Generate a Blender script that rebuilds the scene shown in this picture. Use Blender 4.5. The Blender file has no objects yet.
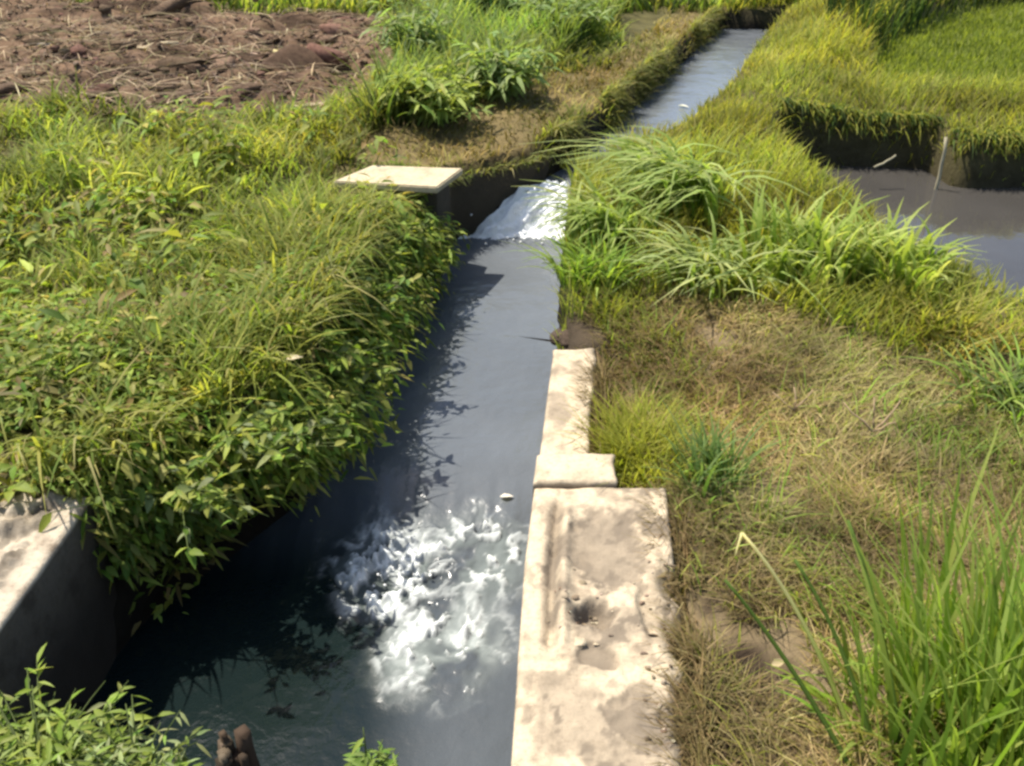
import bpy, bmesh, math, random
import numpy as np
from mathutils import Vector

rng = np.random.default_rng(11)
random.seed(11)
scene = bpy.context.scene
col = scene.collection

# ------------------------------------------------------------------ camera
FPX, CX, CY, PIT, CAMH = 900.0, 512.0, 383.0, math.radians(31.3), 1.6
cam_d = bpy.data.cameras.new('camera'); cam = bpy.data.objects.new('camera', cam_d); col.objects.link(cam)
cam.location = (0, 0, CAMH); cam.rotation_euler = (math.pi/2 - PIT, 0, 0)
cam_d.sensor_width = 36; cam_d.lens = 36*FPX/1024; cam_d.clip_start = 0.02; cam_d.clip_end = 400
scene.camera = cam

def at(px, py, z=0.0):
    a = (px-CX)/FPX; b = -(py-CY)/FPX
    d = (a, math.cos(PIT)+b*math.sin(PIT), -math.sin(PIT)+b*math.cos(PIT))
    t = (z-CAMH)/d[2]
    return (d[0]*t, d[1]*t)
def atp(pts, z=0.0): return [at(p[0], p[1], z) for p in pts]

# ------------------------------------------------------------------ numeric helpers
def hash2(ix, iy, s):
    n = (ix.astype(np.int64)*374761393 + iy.astype(np.int64)*668265263 + s*974711) & 0x7fffffff
    n = ((n ^ (n >> 13))*1274126177) & 0x7fffffff
    n = n ^ (n >> 16)
    return (n & 0xffff)/65535.0
def vnoise(x, y, s=0):
    x = np.asarray(x, float); y = np.asarray(y, float)
    ix = np.floor(x); iy = np.floor(y); fx = x-ix; fy = y-iy
    fx = fx*fx*(3-2*fx); fy = fy*fy*(3-2*fy)
    a = hash2(ix, iy, s); b = hash2(ix+1, iy, s); c = hash2(ix, iy+1, s); d = hash2(ix+1, iy+1, s)
    return (a*(1-fx)+b*fx)*(1-fy)+(c*(1-fx)+d*fx)*fy
def fbm(x, y, s=0, o=4):
    r = 0; a = .5; f = 1.0; t = 0
    for k in range(o):
        r = r+a*vnoise(x*f, y*f, s+k*17); t += a; a *= .5; f *= 2.03
    return r/t
def ss(a, b, x):
    t = np.clip((x-a)/(b-a), 0, 1); return t*t*(3-2*t)
def inpoly(x, y, poly):
    x = np.asarray(x, float); y = np.asarray(y, float)
    r = np.zeros(x.shape, bool); n = len(poly)
    for i in range(n):
        x0, y0 = poly[i]; x1, y1 = poly[(i+1) % n]
        if y0 == y1: continue
        c = ((y0 > y) != (y1 > y)) & (x < (x1-x0)*(y-y0)/(y1-y0)+x0)
        r ^= c
    return r
def dline(x, y, pts):
    best = np.full(np.shape(x), 1e9)
    for (x0, y0), (x1, y1) in zip(pts[:-1], pts[1:]):
        dx, dy = x1-x0, y1-y0
        t = np.clip(((x-x0)*dx+(y-y0)*dy)/(dx*dx+dy*dy+1e-12), 0, 1)
        best = np.minimum(best, np.hypot(x-x0-t*dx, y-y0-t*dy))
    return best
def sdf(x, y, poly):
    d = dline(x, y, list(poly)+[poly[0]])
    return np.where(inpoly(x, y, poly), -d, d)

# ------------------------------------------------------------------ layout of the place (metres)
Z_BASIN, Z_REACH, Z_UP, Z_POND = -0.53, -0.43, -0.20, -0.30
LEFT = [(-1.24, 1.16), (-1.2, 2.0), (-1.14, 2.12), (-1.0, 2.3), (-0.78, 2.5), (-0.70, 2.8), (-0.67, 3.4), (-0.62, 3.9), (-0.52, 4.32), (-0.40, 4.75),
        (-0.33, 4.92), (0.13, 5.22), (0.42, 5.75), (1.28, 7.9), (2.1, 10.0), (2.28, 10.4)]
RIGHT = [(0.0, 1.16), (0.075, 2.06), (0.15, 2.86), (0.31, 4.94), (0.64, 5.3), (1.12, 5.95), (1.52, 6.7), (2.15, 8.4), (2.72, 9.8), (2.95, 10.35)]
CANAL = LEFT+RIGHT[::-1]
POND = [(1.70, 5.62), (1.72, 5.2), (1.82, 4.6), (1.9, 3.95), (2.15, 3.4), (3.0, 2.9), (7, 2.7), (7, 5.7), (3.4, 5.5), (2.85, 5.45), (2.74, 5.5), (2.72, 5.85), (1.85, 5.95)]
PADDY = [(2.78, 7.1), (3.86, 6.85), (9, 6.5), (9, 12.2), (5.6, 11.4), (4.6, 10.3), (3.5, 9.1)]
FIELD = [(-12, 6.0), (-3.6, 6.0), (-2.1, 5.85), (-1.35, 6.1), (-1.05, 6.6), (-1.0, 8.0), (-1.25, 10.2), (-2.6, 10.3), (-4, 10.9), (-12, 11.1)]
PATH = atp([(330, 178), (400, 140), (470, 108), (540, 92), (600, 66), (660, 30), (690, -10), (735, -10), (715, 25), (650, 75), (590, 112), (520, 150), (470, 172)])
DRY = atp([(590, 320), (640, 305), (740, 300), (830, 325), (930, 360), (1010, 360), (1200, 450), (1300, 1000), (690, 1000), (672, 480), (600, 400)])
RIDGE = [(1.0, 4.4), (1.3, 5.2), (1.75, 6.0), (2.25, 7.2), (2.85, 9.0), (3.4, 10.6)]
HEDGE = [(3.1, 8.7), (3.4, 9.25), (4.4, 10.55), (5.6, 11.6), (9, 12.4)]

def ground(x, y, rough=True):
    x = np.asarray(x, float); y = np.asarray(y, float)
    h = np.zeros(x.shape)
    left = ss(0.3, -0.9, x-0.32*np.clip(y-4.5, 0, 9))
    h = h+left*(.0+.24*(fbm(x*1.4, y*1.6, 13)-.5)*ss(2.0, 2.6, y))-0.07*(1-left)*ss(3.6, 2.6, y)
    h = h+0.10*np.exp(-(dline(x, y, RIDGE)/.38)**2)
    h = h+0.16*np.exp(-(dline(x, y, HEDGE)/.3)**2)
    f = ss(.15, -.25, sdf(x, y, FIELD))
    h = h+f*(-.05+0.06*np.sin(y*11+fbm(x*.8, y*.8, 5)*7)*fbm(x*1.3, y*2.5, 7)+.13*(fbm(x*1.7, y*4, 9)-.5)+.22*(fbm(x*4, y*9, 10)-.5)+.06*(fbm(x*14, y*16, 12)-.5))
    if rough: h = h+0.05*(fbm(x*2.5, y*2.5, 3)-.5)+.025*(fbm(x*9, y*9, 4)-.5)
    p = sdf(x, y, PADDY); h = h*(1-ss(.12, -.1, p))+(-.12)*ss(.12, -.1, p)
    p = sdf(x, y, POND)+.05*(fbm(x*4, y*4, 21)-.5); k = ss(.1, -.04, p); h = h*(1-k)+(-.62)*k
    # near bank the photographer stands on
    p = sdf(x, y, CANAL)+.06*(fbm(x*5, y*5, 22)-.5)*ss(.1, .9, np.minimum(abs(x), 9)+ss(2, 2.3, y)); k = ss(.05, -.06, p)
    bed = np.where(y < 4.9, -.95, -.95+.5*ss(4.9, 5.4, y))
    h = h*(1-k)+bed*k
    h = h-.1*ss(1.5, 1.1, y)*ss(.0, -.1, x)*ss(-1.3, -1.15, x)
    # beyond the edge of a wall the earth is tucked below its top
    h = np.where((x > -.05+.08*y/2) & (x < .42) & (y < 2.95) & (y > -1), np.minimum(h, -.12), h)
    h = np.where((x > -1.75) & (x < -1.15) & (y < 2.05) & (y > .9), np.minimum(h, -.12), h)
    return h

# ------------------------------------------------------------------ mesh helpers
def np_mesh(name, V, Q, C=None, attrs=None, smooth=False):
    me = bpy.data.meshes.new(name)
    V = np.asarray(V, np.float32); Q = np.asarray(Q, np.int32)
    me.vertices.add(len(V)); me.vertices.foreach_set('co', V.ravel())
    n = len(Q); k = Q.shape[1]
    me.loops.add(n*k); me.loops.foreach_set('vertex_index', Q.ravel())
    me.polygons.add(n); me.polygons.foreach_set('loop_start', np.arange(0, n*k, k, dtype=np.int32))
    if smooth: me.polygons.foreach_set('use_smooth', np.ones(n, bool))
    if C is not None:
        a = me.color_attributes.new('tint', 'FLOAT_COLOR', 'POINT')
        c = np.ones((len(V), 4), np.float32); c[:, :3] = C; a.data.foreach_set('color', c.ravel())
    for nm, v in (attrs or {}).items():
        a = me.attributes.new(nm, 'FLOAT', 'POINT'); a.data.foreach_set('value', np.asarray(v, np.float32))
    me.update(calc_edges=True); me.validate()
    return me
def link(name, me, mat, parent=None, loc=None):
    o = bpy.data.objects.new(name, me); col.objects.link(o)
    if mat is not None: me.materials.append(mat)
    if parent is not None: o.parent = parent
    if loc is not None: o.location = loc
    return o
def tag(o, label=None, cat=None, group=None, kind=None):
    if label: o['label'] = label
    if cat: o['category'] = cat
    if group: o['group'] = group
    if kind: o['kind'] = kind
    return o
def empty(name, loc):
    o = bpy.data.objects.new(name, None); col.objects.link(o); o.location = loc; o.empty_display_size = .1
    return o
def grid_mesh(name, X, Y, Z, C=None, attrs=None, smooth=True):
    ny, nx = X.shape
    V = np.stack([X.ravel(), Y.ravel(), Z.ravel()], 1)
    i = np.arange(ny*nx).reshape(ny, nx)
    Q = np.stack([i[:-1, :-1].ravel(), i[:-1, 1:].ravel(), i[1:, 1:].ravel(), i[1:, :-1].ravel()], 1)
    return np_mesh(name, V, Q, C, attrs, smooth)

def blades(P, h, az, lean, w, droop, C, seg=4, tipc=None, power=1.7, twist=.6, basef=.55):
    """strips of grass; P (n,3), everything else (n,)"""
    n = len(P); t = np.linspace(0, 1, seg+1)
    hor = (lean*h)[:, None]*t**power
    ver = h[:, None]*(t-droop[:, None]*t**2.4)
    sa = az+math.pi/2+rng.uniform(-twist, twist, n)
    ca, sn = np.cos(az)[:, None], np.sin(az)[:, None]
    cen = np.stack([P[:, 0:1]+hor*ca, P[:, 1:2]+hor*sn, P[:, 2:3]+ver], 2)
    prof = np.where(t < .35, basef+(1-basef)*t/.35, 1-((t-.35)/.65)**1.5*.93)
    side = np.stack([np.cos(sa), np.sin(sa), rng.uniform(-.25, .25, n)], 1)[:, None, :]*(w[:, None]*prof*.5)[:, :, None]
    V = np.stack([cen-side, cen+side], 2).reshape(-1, 3)
    b = (np.arange(n)*(seg+1)*2)[:, None]+np.arange(seg)*2
    Q = np.stack([b, b+1, b+3, b+2], 2).reshape(-1, 4)
    if tipc is None: tipc = C
    k = np.repeat(t**1.5, 2)[None, :, None]
    CC = (C[:, None, :]*(1-k)+tipc[:, None, :]*k).reshape(-1, 3)
    return V, Q, CC
def leaves(P, az, el, L, W, C, droop=.35, fold=.25):
    """folded pointed leaves starting at P"""
    n = len(P); s = np.array([0, .33, .68, 1.0]); hw = np.array([.12, 1, .72, .04])
    d = np.stack([np.cos(az)*np.cos(el), np.sin(az)*np.cos(el), np.sin(el)], 1)
    sd = np.stack([-np.sin(az), np.cos(az), np.zeros(n)], 1)
    up = np.cross(d, sd)
    roll = rng.uniform(-.7, .7, n)[:, None]
    sd2 = sd*np.cos(roll)+up*np.sin(roll); up2 = np.cross(d, sd2)
    up2 = np.where(up2[:, 2:3] < 0, -up2, up2)
    c = P[:, None, :]+d[:, None, :]*(L[:, None]*s)[:, :, None]-np.array([0, 0, 1])*(droop*L[:, None]*s**2)[:, :, None]
    sv = sd2[:, None, :]*(W[:, None]*.5*hw)[:, :, None]
    uv = up2[:, None, :]*(W[:, None]*.5*hw*fold)[:, :, None]
    V = np.stack([c-sv+uv, c-uv*.3, c+sv+uv], 2).reshape(-1, 3)
    b = (np.arange(n)*12)[:, None, None]+(np.arange(3)*3)[None, :, None]+np.arange(2)[None, None, :]
    Q = np.stack([b, b+1, b+4, b+3], 3).reshape(-1, 4)
    return V, Q, np.repeat(C, 12, 0)
def merge(parts):
    Vs, Qs, Cs, o = [], [], [], 0
    for V, Q, C in parts:
        Vs.append(V); Qs.append(Q+o); Cs.append(C); o += len(V)
    return np.concatenate(Vs), np.concatenate(Qs), np.concatenate(Cs)
def tube(pts, r, C, n=6):
    pts = np.asarray(pts, float); m = len(pts); r = np.broadcast_to(r, (m,))
    T = np.gradient(pts, axis=0); T /= np.linalg.norm(T, axis=1)[:, None]+1e-9
    ref = np.where(np.abs(T[:, 2:3]) > .9, np.array([[1., 0, 0]]), np.array([[0, 0, 1.]]))
    A = np.cross(T, ref); A /= np.linalg.norm(A, axis=1)[:, None]; B = np.cross(T, A)
    a = np.arange(n)/n*2*math.pi
    V = (pts[:, None, :]+r[:, None, None]*(A[:, None, :]*np.cos(a)[None, :, None]+B[:, None, :]*np.sin(a)[None, :, None])).reshape(-1, 3)
    i = np.arange(m-1)[:, None]*n; j = np.arange(n)[None, :]; j2 = (j+1) % n
    Q = np.stack([i+j, i+j2, i+n+j2, i+n+j], 2).reshape(-1, 4)
    # end caps as fans of quads around a doubled centre vertex
    V = np.concatenate([V, pts[:1], pts[-1:]]); c0, c1 = m*n, m*n+1
    cap = []
    for k in range(0, n, 2):
        cap.append([c0, (k+2) % n, k+1, k]); o = (m-1)*n; cap.append([c1, o+k, o+k+1, o+(k+2) % n])
    Q = np.concatenate([Q, np.array(cap)])
    return V, Q, np.tile(np.asarray(C, float), (len(V), 1))

def pick(cols, n, jit=.18):
    cols = np.array(cols, float); c = cols[rng.integers(0, len(cols), n)]
    return np.clip(c*rng.uniform(1-jit, 1+jit, (n, 1))*rng.uniform(1-jit*.4, 1+jit*.4, (n, 3)), .003, .9)

# ------------------------------------------------------------------ materials
def new_mat(name):
    m = bpy.data.materials.new(name); m.use_nodes = True; nt = m.node_tree
    for n in list(nt.nodes): nt.nodes.remove(n)
    out = nt.nodes.new('ShaderNodeOutputMaterial')
    return m, nt, out
def N(nt, t, **kw):
    n = nt.nodes.new(t)
    for k, v in kw.items():
        if k in n.inputs: n.inputs[k].default_value = v
        else: setattr(n, k, v)
    return n
def noise_node(nt, scale, detail=4, rough=.55):
    co = N(nt, 'ShaderNodeTexCoord'); n = N(nt, 'ShaderNodeTexNoise', Scale=scale, Detail=detail, Roughness=rough)
    nt.links.new(co.outputs['Object'], n.inputs['Vector']); return n
def ramp(nt, src, stops):
    r = N(nt, 'ShaderNodeValToRGB'); e = r.color_ramp.elements
    while len(e) < len(stops): e.new(.5)
    for el, (p, c) in zip(e, stops): el.position = p; el.color = (*c, 1) if len(c) == 3 else c
    nt.links.new(src, r.inputs[0]); return r
def mixc(nt, f, a, b, mode='MIX'):
    m = N(nt, 'ShaderNodeMix', data_type='RGBA', blend_type=mode)
    for s, v in ((m.inputs[0], f), (m.inputs[6], a), (m.inputs[7], b)):
        if hasattr(v, 'node'): nt.links.new(v, s)
        else: s.default_value = v if not isinstance(v, tuple) else (*v, 1)[:4]
    return m.outputs[2]
def bump(nt, src, strength, dist, bsdf):
    b = N(nt, 'ShaderNodeBump', Strength=strength, Distance=dist); nt.links.new(src, b.inputs['Height'])
    nt.links.new(b.outputs[0], bsdf.inputs['Normal']); return b

def foliage_mat(name, trans=.4, rough=.6, spec=.15, gain=(1, 1, 1)):
    m, nt, out = new_mat(name)
    a = N(nt, 'ShaderNodeAttribute', attribute_name='tint')
    n = noise_node(nt, 3.0); r = ramp(nt, n.outputs[0], [(.3, tuple(v*.8 for v in gain)), (.7, tuple(v*1.15 for v in gain))])
    c = mixc(nt, 1.0, a.outputs['Color'], r.outputs[0], 'MULTIPLY')
    p = N(nt, 'ShaderNodeBsdfPrincipled', Roughness=rough); p.inputs['Specular IOR Level'].default_value = spec
    nt.links.new(c, p.inputs['Base Color'])
    tr = N(nt, 'ShaderNodeBsdfTranslucent'); ct = mixc(nt, 1.0, c, (1.25, 1.25, .6), 'MULTIPLY'); nt.links.new(ct, tr.inputs[0])
    mx = N(nt, 'ShaderNodeMixShader'); mx.inputs[0].default_value = trans
    nt.links.new(p.outputs[0], mx.inputs[1]); nt.links.new(tr.outputs[0], mx.inputs[2]); nt.links.new(mx.outputs[0], out.inputs[0])
    return m
M_GRASS = foliage_mat('grass_blades', .55, gain=(1.28, 1.42, 1.4))
M_LEAF = foliage_mat('weed_leaves', .5, .55, .2, (1.25, 1.35, 1.5))
M_DRY = foliage_mat('dry_straw', .25, .8, .1, (1.15, 1.15, 1.1))
M_WOOD = foliage_mat('weathered_wood', 0.0, .85, .1)

def soil_mat():
    m, nt, out = new_mat('soil')
    a = N(nt, 'ShaderNodeAttribute', attribute_name='tint')
    n = noise_node(nt, 7, 8, .65); r = ramp(nt, n.outputs[0], [(.28, (.55, .52, .5)), (.5, (1, 1, 1)), (.75, (1.4, 1.35, 1.3))])
    c = mixc(nt, 1.0, a.outputs['Color'], r.outputs[0], 'MULTIPLY')
    p = N(nt, 'ShaderNodeBsdfPrincipled', Roughness=.95); p.inputs['Specular IOR Level'].default_value = .1
    nt.links.new(c, p.inputs['Base Color'])
    n2 = noise_node(nt, 40, 6, .7); bump(nt, n2.outputs[0], .8, .02, p)
    nt.links.new(p.outputs[0], out.inputs[0]); return m
M_SOIL = soil_mat()

def concrete_mat(name, base, dark, stain_shade):
    m, nt, out = new_mat(name)
    n = noise_node(nt, 9, 7, .62); r = ramp(nt, n.outputs[0], [(.36, dark), (.5, base), (.8, tuple(min(.8, v*1.14) for v in base))])
    n3 = noise_node(nt, 70, 4, .7); r3 = ramp(nt, n3.outputs[0], [(.3, (.72, .7, .68)), (.5, (1, 1, 1)), (.8, (1.08, 1.07, 1.05))])
    c = mixc(nt, 1.0, r.outputs[0], r3.outputs[0], 'MULTIPLY')
    a = N(nt, 'ShaderNodeAttribute', attribute_name='stain_shade')
    c = mixc(nt, a.outputs['Fac'], c, stain_shade)
    p = N(nt, 'ShaderNodeBsdfPrincipled', Roughness=.9); p.inputs['Specular IOR Level'].default_value = .2
    nt.links.new(c, p.inputs['Base Color'])
    n2 = noise_node(nt, 45, 7, .7); bump(nt, n2.outputs[0], .5, .012, p)
    nt.links.new(p.outputs[0], out.inputs[0]); return m
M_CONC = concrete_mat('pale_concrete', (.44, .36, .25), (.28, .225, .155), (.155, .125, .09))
M_CONC2 = concrete_mat('rough_concrete', (.38, .325, .245), (.20, .16, .115), (.02, .017, .013))  # last colour, near black, puts shade into the left wall's sides
M_DARK = concrete_mat('shade_dark_concrete', (.11, .09, .065), (.045, .04, .028), (.05, .042, .03))  # shade of the drop's side wall put into the colour; pier shares it
M_SLAB = concrete_mat('smooth_slab_concrete', (.40, .34, .225), (.32, .265, .175), (.2, .16, .1))

def water_mat(name, deep, milky, foamc, rough, scale, strength, spec=.5):
    m, nt, out = new_mat(name)
    n = noise_node(nt, 1.6, 4); r = ramp(nt, n.outputs[0], [(.35, tuple(v*.9 for v in deep)), (.65, tuple(v*1.1 for v in deep))])
    am = N(nt, 'ShaderNodeAttribute', attribute_name='milk'); af = N(nt, 'ShaderNodeAttribute', attribute_name='foam')
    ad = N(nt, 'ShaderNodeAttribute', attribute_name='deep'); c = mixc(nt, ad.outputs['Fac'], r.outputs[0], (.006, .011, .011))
    c = mixc(nt, am.outputs['Fac'], c, milky)
    c = mixc(nt, af.outputs['Fac'], c, foamc)
    p = N(nt, 'ShaderNodeBsdfPrincipled', Roughness=rough, IOR=1.33); nt.links.new(c, p.inputs['Base Color'])
    mxx = N(nt, 'ShaderNodeMath', operation='MAXIMUM'); nt.links.new(af.outputs['Fac'], mxx.inputs[0]); nt.links.new(am.outputs['Fac'], mxx.inputs[1]); mr = N(nt, 'ShaderNodeMapRange'); mr.inputs[2].default_value = .3; nt.links.new(mxx.outputs[0], mr.inputs[0]); mr.inputs[3].default_value = rough; mr.inputs[4].default_value = .7
    nt.links.new(mr.outputs[0], p.inputs['Roughness'])
    ms = N(nt, 'ShaderNodeMapRange'); nt.links.new(mxx.outputs[0], ms.inputs[0]); ms.inputs[2].default_value = .35; ms.inputs[3].default_value = spec; ms.inputs[4].default_value = .04; nt.links.new(ms.outputs[0], p.inputs['Specular IOR Level'])
    n2 = noise_node(nt, scale, 5, .55); bump(nt, n2.outputs[0], strength, .03, p)
    nt.links.new(p.outputs[0], out.inputs[0]); return m
M_WATER = water_mat('canal_water', (.094, .104, .114), (.165, .19, .18), (.56, .585, .57), .12, 6, .5)
M_POND = water_mat('pond_water', (.044, .041, .037), (.1, .1, .1), (.5, .5, .5), .05, 3.5, .14)
M_FOAM, nt, out = new_mat('white_foam')
p = N(nt, 'ShaderNodeBsdfPrincipled', Roughness=.6); a = N(nt, 'ShaderNodeAttribute', attribute_name='tint'); nt.links.new(a.outputs[0], p.inputs['Base Color'])
n2 = noise_node(nt, 40, 5, .6); bump(nt, n2.outputs[0], .5, .02, p); nt.links.new(p.outputs[0], out.inputs[0])

# ------------------------------------------------------------------ ground sheet
def axis(lo, hi, c0, c1, d):
    core = list(np.arange(c0, c1, d)); s = d; v = c0; pre = []
    while v > lo: s *= 1.12; v -= s; pre.append(v)
    s = d; v = core[-1]; post = []
    while v < hi: s *= 1.12; v += s; post.append(v)
    return np.array(pre[::-1]+core+post)
xs = axis(-90, 90, -4.5, 4.2, .045); ys = axis(-20, 140, .6, 11.5, .045)
X, Y = np.meshgrid(xs, ys); Zg = ground(X, Y)
def soil_colour(X, Y):
    c = np.zeros(X.shape+(3,)); c[:] = (.075, .068, .028)
    def mixin(k, rgb): c[:] = c*(1-k[..., None])+np.array(rgb)*k[..., None]
    far = ss(10.8, 12, Y); mixin(far, (.09, .10, .03))
    mixin(ss(.2, -.1, sdf(X, Y, FIELD)+.5*(fbm(X*2, Y*2, 31)-.5)), (.135, .088, .056))
    mixin(ss(.1, -.1, sdf(X, Y, PATH)+.3*(fbm(X*3, Y*3, 32)-.5)), (.13, .10, .045))
    mixin(ss(.15, -.1, sdf(X, Y, DRY)+.3*(fbm(X*4, Y*4, 33)-.5)), (.17, .13, .075))
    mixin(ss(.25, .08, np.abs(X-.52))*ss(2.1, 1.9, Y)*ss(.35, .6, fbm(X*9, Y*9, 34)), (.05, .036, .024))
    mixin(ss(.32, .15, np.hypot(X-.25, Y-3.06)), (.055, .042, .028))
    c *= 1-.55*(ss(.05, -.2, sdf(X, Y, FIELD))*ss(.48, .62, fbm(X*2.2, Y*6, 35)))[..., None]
    mixin(ss(.1, -.05, sdf(X, Y, PADDY)), (.10, .12, .025))
    mixin(ss(.08, .0, sdf(X, Y, CANAL)), (.014, .012, .009)); mixin(ss(.1, 0, sdf(X, Y, POND)), (.035, .028, .018))  # wet bank soil, blackened along the canal to stand for shade
    return c
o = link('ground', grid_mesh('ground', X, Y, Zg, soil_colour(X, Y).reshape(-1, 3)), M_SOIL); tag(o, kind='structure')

# ------------------------------------------------------------------ canal water
def lerp_edge(E, y):
    E = np.array(E); return np.interp(y, E[:, 1], E[:, 0])
yy = np.concatenate([np.arange(1.0, 1.4, .014), np.arange(1.4, 2.75, .0065), np.arange(2.75, 5.0, .03)]); uu = np.linspace(0, 1, 230)
YY, UU = np.meshgrid(yy, uu, indexing='ij')
XL = lerp_edge(LEFT, YY)-.15; XR = lerp_edge(RIGHT, YY)+.06
XX = XL+(XR-XL)*UU
def foam_fields(x, y):
    wx = x+.12*(fbm(x*5, y*5, 41)-.5); wy = y+.16*(fbm(x*5, y*5, 42)-.5)
    A = ss(1.25, .35, np.sqrt(((wx+.42)/.21)**2+((wy-2.25)/.25)**2))          # the splash at the foot of the drop
    Cc = ss(1.2, .45, np.sqrt(((wx+.13)/.20)**2+((wy-2.33)/.24)**2))         # broken ripples against the wall
    B = ss(1.25, .3, np.sqrt(((wx+.20)/.23)**2+((wy-1.93)/.23)**2))           # bubbles drifting below
    f1 = fbm(wx*9+5, wy*8, 143, 3); f2 = fbm(wx*26, wy*20, 144, 4); f3 = fbm(wx*70, wy*55, 145, 3)
    arc = 1-np.abs(fbm(wx*7+2, wy*10, 146, 2)-.5)*9
    sw = 1-np.abs(fbm(wx*13+4, wy*11, 149, 2)-.5)*8
    foam = A*np.maximum(ss(.47, .55, .45*f1+.55*f2), .9*ss(.55, .95, sw)*ss(.35, .5, f2))*(.45+.75*ss(.38, .6, f3))
    foam = np.maximum(foam, Cc*(.7*ss(.5, .95, arc)*ss(.35, .55, f2)+.6*ss(.53, .6, f2)*ss(.4, .55, f1)))
    foam = np.maximum(foam, B*(.22*ss(.4, .65, f1)+.7*ss(.53, .60, .6*f2+.4*f1))*(.45+.8*ss(.35, .6, f3)))
    milk = np.clip(.55*A*ss(.35, .6, f1)+.6*Cc*ss(.4, .6, f1)+1.0*B*ss(.25, .6, f1), 0, 1)*(.4+.7*f1)
    turb = np.clip(A*1.1+B*.5+Cc*.7, 0, 1)
    return np.clip(foam, 0, 1), np.clip(milk, 0, 1), turb
FO, MI, TU = foam_fields(XX, YY)
step = ss(2.15, 2.8, YY+.25*(fbm(XX*4, 0*YY, 46)-.5))
ZW = Z_BASIN+(Z_REACH-Z_BASIN)*step
ZW = ZW+.006*(fbm(XX*6, YY*4, 47)-.5)+TU*(.05*(fbm(XX*8, YY*8, 48)-.42)+.03*(fbm(XX*20, YY*20, 49)-.5))+FO*.07*(fbm(XX*34, YY*34, 148)-.2)
ZW = ZW+.03*np.exp(-((YY-4.95)/.07)**2)*fbm(XX*14, YY*8, 50)
lip = np.exp(-((YY-4.97)/.035)**2)
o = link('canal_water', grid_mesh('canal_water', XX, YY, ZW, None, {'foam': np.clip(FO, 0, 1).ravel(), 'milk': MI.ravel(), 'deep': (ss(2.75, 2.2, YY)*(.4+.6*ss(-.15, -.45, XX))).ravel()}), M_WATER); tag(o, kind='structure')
# upper reach, higher than the drop
cl = [((LEFT[i][0]), LEFT[i][1]) for i in range(len(LEFT))]
UL = [(-.02, 5.14), (0.13, 5.24), (0.42, 5.75), (1.28, 7.9), (2.1, 10.0), (2.28, 10.4), (2.3, 10.5)]
UR = [(0.50, 5.16), (0.64, 5.3), (1.12, 5.95), (1.95, 7.8), (2.72, 9.8), (2.95, 10.35), (3.0, 10.5)]
tt = np.linspace(0, 6, 160); kk = np.arange(7)
def poly(P, t): P = np.array(P); return np.stack([np.interp(t, kk, P[:, 0]), np.interp(t, kk, P[:, 1])], 1)
A_, B_ = poly(UL, tt), poly(UR, tt); s = np.linspace(-.25, 1.2, 20)
XU = A_[:, None, 0]+(B_-A_)[:, None, 0]*s; YU = A_[:, None, 1]+(B_-A_)[:, None, 1]*s
ZU = Z_UP+.006*(fbm(XU*5, YU*5, 52)-.5)
o = link('canal_water', grid_mesh('upper_canal_water', XU, YU, ZU, None, {'foam': 0*XU.ravel(), 'milk': 0*XU.ravel()}), M_WATER); tag(o, kind='structure')
# the white water tumbling over the drop
uu = np.linspace(0, 1, 80); vv = np.linspace(0, 1, 60); U2, V2 = np.meshgrid(uu, vv)
b0 = np.array([-.34, 4.92]); b1 = np.array([.36, 4.92]); t0 = np.array([.12, 5.22]); t1 = np.array([.64, 5.24])
Xf = (b0[0]+(b1[0]-b0[0])*U2)*(1-V2)+(t0[0]+(t1[0]-t0[0])*U2)*V2
Yf = (b0[1]+(b1[1]-b0[1])*U2)*(1-V2)+(t0[1]+(t1[1]-t0[1])*U2)*V2+.05*(fbm(U2*7, V2*3, 54)-.5)*(1-V2)
Zf = Z_REACH+(Z_UP+.012-Z_REACH)*ss(0, 1, V2**.9)+.10*(fbm(U2*15, V2*4, 55)-.45)+.05*(fbm(U2*34, V2*10, 155)-.5)*np.sin(np.clip(V2*1.2, 0, 1)*math.pi*.9)**.5+.03*(fbm(U2*28, V2*18, 56)-.5)*(1-V2**3)
Zf[0] = Z_REACH-.03
g = np.clip(.66+.6*fbm(U2*20, V2*4, 57)-.35*ss(.25, 0, U2), .35, .9)
Cf = np.stack([g*.98, g, g*.99], 2).reshape(-1, 3)
o = link('waterfall_foam', grid_mesh('waterfall_foam', Xf, Yf, Zf, Cf), M_FOAM); tag(o, kind='stuff')
o['label'] = 'white foaming water tumbling over the drop in the canal'
# flung drops and froth lumps: boil and drop
def lumps(n, cen, spread, zr, rr, seed):
    parts = []
    r0 = np.random.default_rng(seed)
    for _ in range(n):
        c = np.array([cen[0]+r0.normal()*spread[0], cen[1]+r0.normal()*spread[1], r0.uniform(*zr)]); r = r0.uniform(*rr)
        q = np.array([(x, y, z) for x in (-1, 1) for y in (-1, 1) for z in (-1, 1)], float)*.6
        q = np.concatenate([q, np.array([(1, 0, 0), (-1, 0, 0), (0, 1, 0), (0, -1, 0), (0, 0, 1), (0, 0, -1)])])
        f = []
        # cube with raised face centres: every face of the cube as two quads through its centre
        cube = {8: (4, 6, 7, 5), 9: (0, 1, 3, 2), 10: (2, 3, 7, 6), 11: (0, 4, 5, 1), 12: (1, 5, 7, 3), 13: (0, 2, 6, 4)}
        for m_, (a, b, c_, d) in cube.items(): f += [[m_, a, b, b], ]; f[-1:] = [[m_, a, b, c_], [m_, c_, d, a]]
        V = c+q*r*r0.uniform(.7, 1.3, (1, 3))
        parts.append((V, np.array(f), np.tile((.8, .81, .78), (len(V), 1))))
    return merge(parts)
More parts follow.
